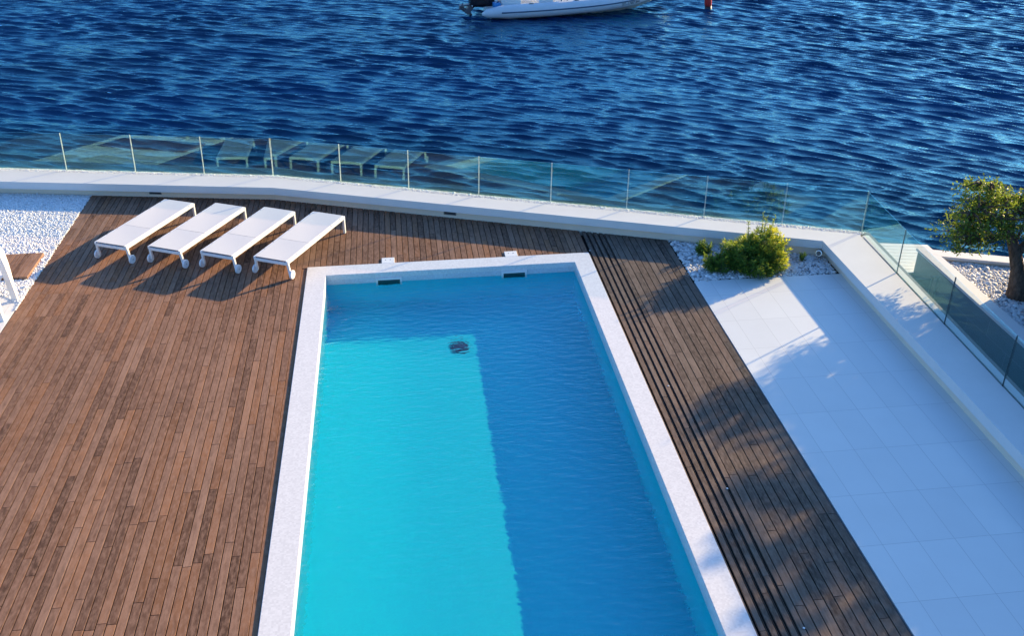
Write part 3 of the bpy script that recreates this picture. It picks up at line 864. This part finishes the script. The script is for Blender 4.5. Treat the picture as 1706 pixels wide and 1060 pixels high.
make_tree('ornamental_tree', (10.62, 13.86, TZ),
          [((-.55, .15, 1.42), (.70, .75, .44), .66), ((.5, .25, 1.50), (.95, .85, .48), .85), ((-1.10, .3, 1.05), (.40, .5, .20), .26), ((-.95, .4, 1.42), (.42, .5, .28), .22), ((-.80, .45, 1.78), (.5, .5, .18), .24)],
          96, 46, 'gnarled bushy green tree leaning from the pebble planter at right', .062,
          trunks=[[(.0, .0, -.05, .21), (-.06, .0, .15, .15), (-.14, 0, .5, .115), (-.26, .02, .82, .10), (-.42, .04, 1.15, .08), (-.7, .1, 1.38, .05), (-.95, .2, 1.6, .03)],
                  [(-.26, .02, .80, .09), (-.02, .05, 1.02, .08), (.35, .1, 1.2, .06), (.6, .2, 1.5, .03)],
                  [(-.42, .04, 1.1, .06), (-.35, .2, 1.45, .045), (-.2, .3, 1.72, .02)],
                  [(.05, -.02, .0, .15), (.22, .02, .3, .11), (.45, .05, .7, .085), (.75, .1, 1.2, .05), (.95, .2, 1.6, .03)]])

# ------------------------------------------------------------------ right-hand planter, passage, landing
pp_ = empty('planter_wall', (9.9, 13.0, 0)); tag(pp_, 'raised planter wall of grey stone with white coping beyond the right-hand passage', 'planter wall')
fl = [(9.73, 15.80), (16.0, 13.45)]
V, F = strip([(9.70, 2.0), (9.755, 15.78)], [(10.0, 2.0), (10.0, 15.5)], -1.75, -.052); child(obj('stone_wall', V, F, DARKWALL, pp_))
V, F = strip([(9.62, 2.0), (9.72, 15.80)], [(9.93, 2.0), (10.005, 15.40)], -.05, .0); child(obj('coping', V, F, CAP, pp_))
V, F = strip([(9.722, 15.80), (16.0, 13.45)], [(10.01, 15.40), (16.0, 13.16)], -.0502, -.0002); child(obj('coping', V, F, CAP, pp_))
V, F = strip([(9.76, 15.775), (16.0, 13.43)], [(10.01, 15.42), (16.0, 13.18)], -2.6, -.0525); child(obj('sea_wall', V, F, LOWWALL, pp_))
b = MB(); b.prism([(9.99, 2), (16, 2), (16, 13.2), (10.0, 15.45)], -1.74, -.12); tag(b.build('planter_soil', GRAVEL_BED), kind='structure')
poly_p = [(10.0, 11.2), (12.2, 11.2), (12.2, 14.55), (10.02, 15.38)]
pebbles('gravel', poly_p, -.10, .020, PEB_GREY, base=I2, jit=.4)
b = MB(); b.prism([(8.0, 2), (9.72, 2), (9.74, 15.2), (8.0, 15.2)], -1.76, -1.2); tag(b.build('passage_floor', CONC), kind='structure')
# slatted landing and the slatted steps below it
ld = empty('slatted_landing', (9.7, 16.4, -.5)); tag(ld, 'white slatted landing above the sea beyond the glass corner', 'landing')
q = MB(); n = 9
for i in range(n):
    t0 = i / n; t1 = (i + 1) / n
    def edge(t): return ((8.70, 15.92 + 1.42 * t), (10.62, 15.60 + 1.32 * t))
    a0, a1 = edge(t0); b0, b1 = edge(t1 - .010)
    q.prism([a0, a1, b1, b0], -.53, -.50)
child(q.build('slats', SLATWHITE, ld))
q = MB(); q.prism([(8.78, 15.95), (10.5, 15.72), (10.5, 16.85), (8.78, 17.2)], -2.5, -.535); child(q.build('support', CONC, ld))
st_ = empty('steps', (9.2, 15.4, -1.0)); tag(st_, 'short flight of white steps behind the glass gate', 'steps')
q = MB()
for i in range(6):
    y1 = 15.90 - i * .15; z = -.585 - i * .085
    q.prism([(8.70, y1 - .15), (9.745, y1 - .15), (9.745, y1), (8.70, y1)], z - .06, z)
child(q.build('treads', SLATWHITE, st_))
q = MB()
for i in range(6):
    y1 = 15.90 - i * .15; z = -.585 - i * .085
    q.prism([(8.70, y1 - .11), (9.745, y1 - .11), (9.745, y1 - .05), (8.70, y1 - .05)], -1.3, z - .0605)
child(q.build('risers', CONC, st_))
gt = empty('glass_gate', (9.2, 14.92, -1.2)); tag(gt, 'grey tinted glass gate with two slim posts across the sunken passage', 'gate')
q = MB(); q.box((-.56, -.006, .06), (.40, .006, 1.0)); q.build('pane', GATE_GLASS, gt)
for xx in (.425, .525):
    q = MB(); q.box((xx - .012, -.015, 0), (xx + .012, .015, 1.02)); po = q.build('post', EDGE_DARK, gt)
    q = MB(); q.box((xx - .045, -.02, 1.0205), (xx + .02, .02, 1.035)); q.build('cap', GREY_LAMP, po)

# ------------------------------------------------------------------ hedge and trees just outside the right picture edge (they cast the shade)
hd = empty('hedge', (12.0, 8.0, TZ)); tag(hd, 'dense clipped green hedge along the far side of the pebble planter', 'hedge')
q = MB(); q.box((-.40, -9.5, 0), (1.4, 6.45, 2.18), bev=.10); q.build('twigs', HEDGE_CORE, hd)
n = 30000
pos = np.stack([rng.uniform(-.62, 1.5, n), rng.uniform(-9.6, 6.75, n), rng.uniform(.05, 1, n) ** .5 * 2.32], 1)
nr = rng.normal(size=(n, 3)) + np.array([0, 0, .5])
leaf_mesh('foliage', pos, nr, .12, .065, LEAF_TREE, np.clip(rng.normal(.4, .2, n), 0, 1), hd)
for (x, y, lb, zc, nc) in ((12.9, 13.3, 'broad green tree rising behind the hedge beyond the planter', 2.74, 34), (13.2, 10.6, 'lower green tree behind the hedge near the bottom right', 2.45, 20)):
    make_tree('ornamental_tree', (x, y, TZ), [((0, 0, zc), (1.1, 1.7, .26), 1.0), ((.1, .3, zc + .1), (.7, 1.2, .2), .3)], nc, 70, lb, .085,
              trunks=[[(0, 0, 0, .16), (.05, 0, .8, .12), (0, .1, 1.7, .09), (.1, .1, zc, .05)], [(0, .05, 1.6, .08), (.5, .5, zc - .15, .04)], [(0, .05, 1.6, .08), (-.5, -.6, zc - .15, .04)]])

# ------------------------------------------------------------------ inflatable motor boat
BX, BY = 4.15, 43.85
bt = empty('inflatable_boat', (BX, BY, SEA_Z), R(4.6)); bt.scale = (1.11, 1.08, 1.06); tag(bt, 'white rigid inflatable motor boat with a raised black outboard engine, afloat at the top edge', 'boat')
def side(s_):
    P = []
    for i in range(25):
        u = i / 24; x = .15 + u * 7.3
        yy = 1.02 * (1 - max(0, (u - .52) / .48) ** 2.4)
        zz = .30 + .42 * u ** 2.2
        P.append((x, s_ * yy, zz))
    return P
for s_ in (-1, 1):
    P = side(s_); rad = [.05, .16, .23] + [.265] * 18 + [.25, .235, .22, .2]
    P2 = [(-.28, s_ * 1.0, .24), (-.1, s_ * 1.02, .27)] + P[1:]
    rad = [.05, .17, .25] + [.275] * 17 + [.265, .25, .235, .215, .2][:max(0, len(P2) - 20)]
    rad = (rad + [.2] * 30)[:len(P2)]
    tb = MB().tube(P2, rad, 20).build('inflatable_tube', TUBE_WHITE, bt, smooth=True)
    q = MB(); q.tube([(x, y + s_ * .262 * (1 if x < 6 else .92), z + .02) for x, y, z in P[1:]], .030, 8); q.build('rub_rail', NAVY, tb, smooth=True)
    q = MB(); q.tube([(x, y + s_ * .20, z - .155) for x, y, z in P[10:24]], .018, 6); q.build('spray_strip', DARKGREY, tb, smooth=True)
    if s_ == -1:
        for u_ in (.22, .47, .60, .80):
            i = int(u_ * 24); x, y, z = P[i]
            MB().box((x - .09, y - .05, z + .262), (x + .09, y + .05, z + .295), bev=.012).build('grab_handle', BLACK, tb)
# hull below the tubes
Vh = []; Fh = []
for i in range(13):
    u = i / 12; x = .1 + u * 7.1; w = .95 * (1 - max(0, (u - .5) / .5) ** 2.2) + .02
    zk = -.35 + .75 * max(0, (u - .55) / .45) ** 2; zc = .12 + .45 * u ** 2
    Vh += [(x, -w, zc), (x, 0, zk), (x, w, zc), (x, w * .9, zc + .12), (x, -w * .9, zc + .12)]
for i in range(12):
    for k in range(5):
        a = i * 5 + k; b2 = i * 5 + (k + 1) % 5; Fh.append((a, a + 5, b2 + 5, b2))
Fh += [(0, 1, 2, 3, 4), tuple(60 + k for k in (4, 3, 2, 1, 0))]
obj('hull', Vh, Fh, GELCOAT, bt)
q = MB(); q.box((.36, -.72, .05), (.46, .72, .62), bev=.02); q.build('transom', GELCOAT, bt)
q = MB(); q.box((.55, -.62, .2), (1.35, .62, .72), bev=.05); so = q.build('stern_seat', GELCOAT, bt)
q = MB(); q.box((.55, -.64, .722), (1.38, .64, .80), bev=.03); q.build('cushion', BLUE_CUSHION, so)
q = MB(); q.box((.22, -.85, .34), (.50, -.50, .62), bev=.03); q.build('side_cushion', BLUE_CUSHION, bt)
q = MB(); q.box((2.1, -.42, .25), (2.7, .42, .95), bev=.05); so = q.build('helm_seat', GELCOAT, bt)
q = MB(); q.box((2.1, -.44, .952), (2.7, .44, 1.06), bev=.04); q.build('cushion', CREAM, so)
q = MB(); q.box((3.3, -.40, .25), (4.1, .40, 1.35), bev=.08); co = q.build('console', GELCOAT, bt)
q = MB(); q.box((3.62, -.36, 1.352), (3.68, .36, 1.62), bev=.01); q.build('windscreen', GREY_LAMP, co)
q = MB(); q.tube([(3.28, .02 + .17 * math.cos(a / 16 * 6.283), 1.15 + .17 * math.sin(a / 16 * 6.283)) for a in range(17)], .014, 6, caps=False); q.build('steering_wheel', BLACK, co)
q = MB(); q.box((4.7, -.55, .3), (6.3, .55, .58), bev=.05); so = q.build('bow_locker', GELCOAT, bt)
q = MB(); q.box((4.72, -.53, .582), (6.25, .53, .65), bev=.03); q.build('cushion', CREAM, so)
q = MB()
for y in (-.58, .58): q.tube([(.62, y, .45), (.62, y, 1.0), (.62, 0, 1.08)], .02, 8)
q.tube([(.24, -.78, .56), (.60, -.60, .95)], .02, 8); q.build('stern_rail', STEEL, bt)
q = MB(); 
for x in (2.95, 3.2): q.tube([(x, -.70, .5), (x, -.70, 1.5)], .022, 8)
q.build('canopy_post', DARKGREY, bt)
eng = MB(); eng.box((-.62, -.30, .36), (.34, .30, 1.25), bev=.12); eo = eng.build('outboard_engine', BLACK, bt)
q = MB(); q.bar((-.20, 0, .80), (-.76, 0, .10), .20, .30, up=(0, 1, 0), bev=.03); q.bar((-.5, 0, .46), (-1.0, 0, .40), .26, .06, bev=.01); q.build('engine_leg', DARKGREY, eo)
q = MB(); q.tube([(-.52, 0, .02), (-.66, 0, .12), (-.92, 0, .32), (-1.0, 0, .36)], [.03, .075, .08, .04], 12)
for k in range(3):
    a = k * 2.094; d = Vector((-.82, 0, .57)); u = Vector((0, 1, 0)); v = d.cross(u).normalized(); c0 = Vector((-.97, 0, .36))
    r1 = u * math.cos(a) + v * math.sin(a); r2 = u * math.cos(a + .6) + v * math.sin(a + .6)
    q.add([c0 + r1 * .03, c0 + r1 * .19 + d * .03, c0 + r2 * .19 - d * .03, c0 + r2 * .03, c0 + r1 * .03 + d * .012, c0 + r1 * .19 + d * .042, c0 + r2 * .19 - d * .018, c0 + r2 * .03 + d * .012],
          [(0, 1, 2, 3), (7, 6, 5, 4), (0, 4, 5, 1), (1, 5, 6, 2), (2, 6, 7, 3), (3, 7, 4, 0)])
q.build('propeller', DARKGREY, eo)
q = MB(); q.tube([(-.55, -.26, .42), (-.28, -.18, .84)], .035, 8); q.tube([(-.55, .26, .42), (-.28, .18, .84)], .035, 8); q.build('tilt_bracket', STEEL, eo)
# registration marks on the near bow tube
cu = bpy.data.curves.new('registration_text', 'FONT'); cu.body = 'ST-1787 IM'; cu.size = .17; cu.extrude = .002; cu.align_x = 'CENTER'; cu.align_y = 'CENTER'
tmp = bpy.data.objects.new('tmp_text', cu); C.objects.link(tmp)
bpy.context.view_layer.update()
me = bpy.data.meshes.new_from_object(tmp.evaluated_get(bpy.context.evaluated_depsgraph_get()))
bpy.data.objects.remove(tmp)
me.materials.clear(); me.materials.append(INK)
o = bpy.data.objects.new('registration_mark', me); C.objects.link(o); o.parent = bt
ps = side(-1); i = 18; tgx = Vector(ps[i + 1]) - Vector(ps[i - 1]); tgx.normalize()
nrm = Vector((0, -1, -.28)); nrm = (nrm - tgx * nrm.dot(tgx)).normalized(); upv = nrm.cross(tgx)
M = Matrix((tgx, upv, nrm)).transposed().to_4x4(); M.translation = Vector(ps[i]) + nrm * .272
o.matrix_local = M

# ------------------------------------------------------------------ buoy
by = empty('mooring_buoy', (14.33, 43.95, SEA_Z)); tag(by, 'red mooring buoy with a dark base floating right of the boat', 'buoy')
by.rotation_euler = (R(4), R(-7), 0)
MB().tube([(0, 0, .12), (0, 0, .2), (0, 0, .62), (0, 0, .80), (0, 0, .86)], [.15, .165, .165, .10, .05], 20).build('float', RED, by, smooth=True)
MB().tube([(0, 0, -.35), (0, 0, -.2), (0, 0, .118)], [.08, .15, .155], 20).build('base', DARKRED, by, smooth=True)
MB().tube([(0, 0, .84), (0, 0, .95)], .018, 8).build('ring_stem', STEEL, by)

# ------------------------------------------------------------------ light
w = bpy.data.worlds.new('World'); sc.world = w; w.use_nodes = True
nt = w.node_tree; bg = nt.nodes['Background']
sk = nt.nodes.new('ShaderNodeTexSky'); sk.sky_type = 'NISHITA'; sk.sun_disc = False
sk.sun_elevation = R(SUN_EL); sk.sun_rotation = R(90 - SUN_AZ)
sk.air_density = 1.0; sk.dust_density = 1.3; sk.ozone_density = 2.0
hs = nt.nodes.new('ShaderNodeHueSaturation'); hs.inputs['Saturation'].default_value = 1.0
tint = nt.nodes.new('ShaderNodeMix'); tint.data_type = 'RGBA'; tint.blend_type = 'MULTIPLY'; tint.inputs[0].default_value = 1
tint.inputs[7].default_value = (.79, 1.28, 1.88, 1)
nt.links.new(sk.outputs[0], hs.inputs['Color']); nt.links.new(hs.outputs[0], tint.inputs[6]); nt.links.new(tint.outputs[2], bg.inputs[0])
bg.inputs[1].default_value = .075
sun = bpy.data.lights.new('sun', 'SUN'); sun.energy = 5.0; sun.cycles.is_caustics_light = True; sun.angle = R(.7); sun.color = (1.0, .71, .36)
so = bpy.data.objects.new('sun', sun); C.objects.link(so)
d = Vector((math.cos(R(SUN_AZ)) * math.cos(R(SUN_EL)), math.sin(R(SUN_AZ)) * math.cos(R(SUN_EL)), math.sin(R(SUN_EL))))
so.rotation_euler = d.to_track_quat('Z', 'Y').to_euler(); so.location = (30, 20, 20)

# ------------------------------------------------------------------ camera
cam = bpy.data.cameras.new('camera'); co = bpy.data.objects.new('camera', cam); C.objects.link(co); sc.camera = co
co.location = (0, 0, 8); co.rotation_euler = (R(90 - 29.493), 0, R(-6.971))
cam.sensor_width = 36; cam.lens = 1623 / 1706 * 36; cam.clip_end = 9000
sc.view_settings.view_transform = 'Standard'; sc.view_settings.look = 'None'; sc.view_settings.gamma = 1
sc.view_settings.exposure = 1.27
sc.cycles.use_denoising = True
sc.cycles.max_bounces = 12; sc.cycles.transparent_max_bounces = 24; sc.cycles.transmission_bounces = 8; sc.cycles.diffuse_bounces = 5
sc.cycles.sample_clamp_indirect = 4.0; sc.cycles.caustics_refractive = True; sc.cycles.caustics_reflective = False
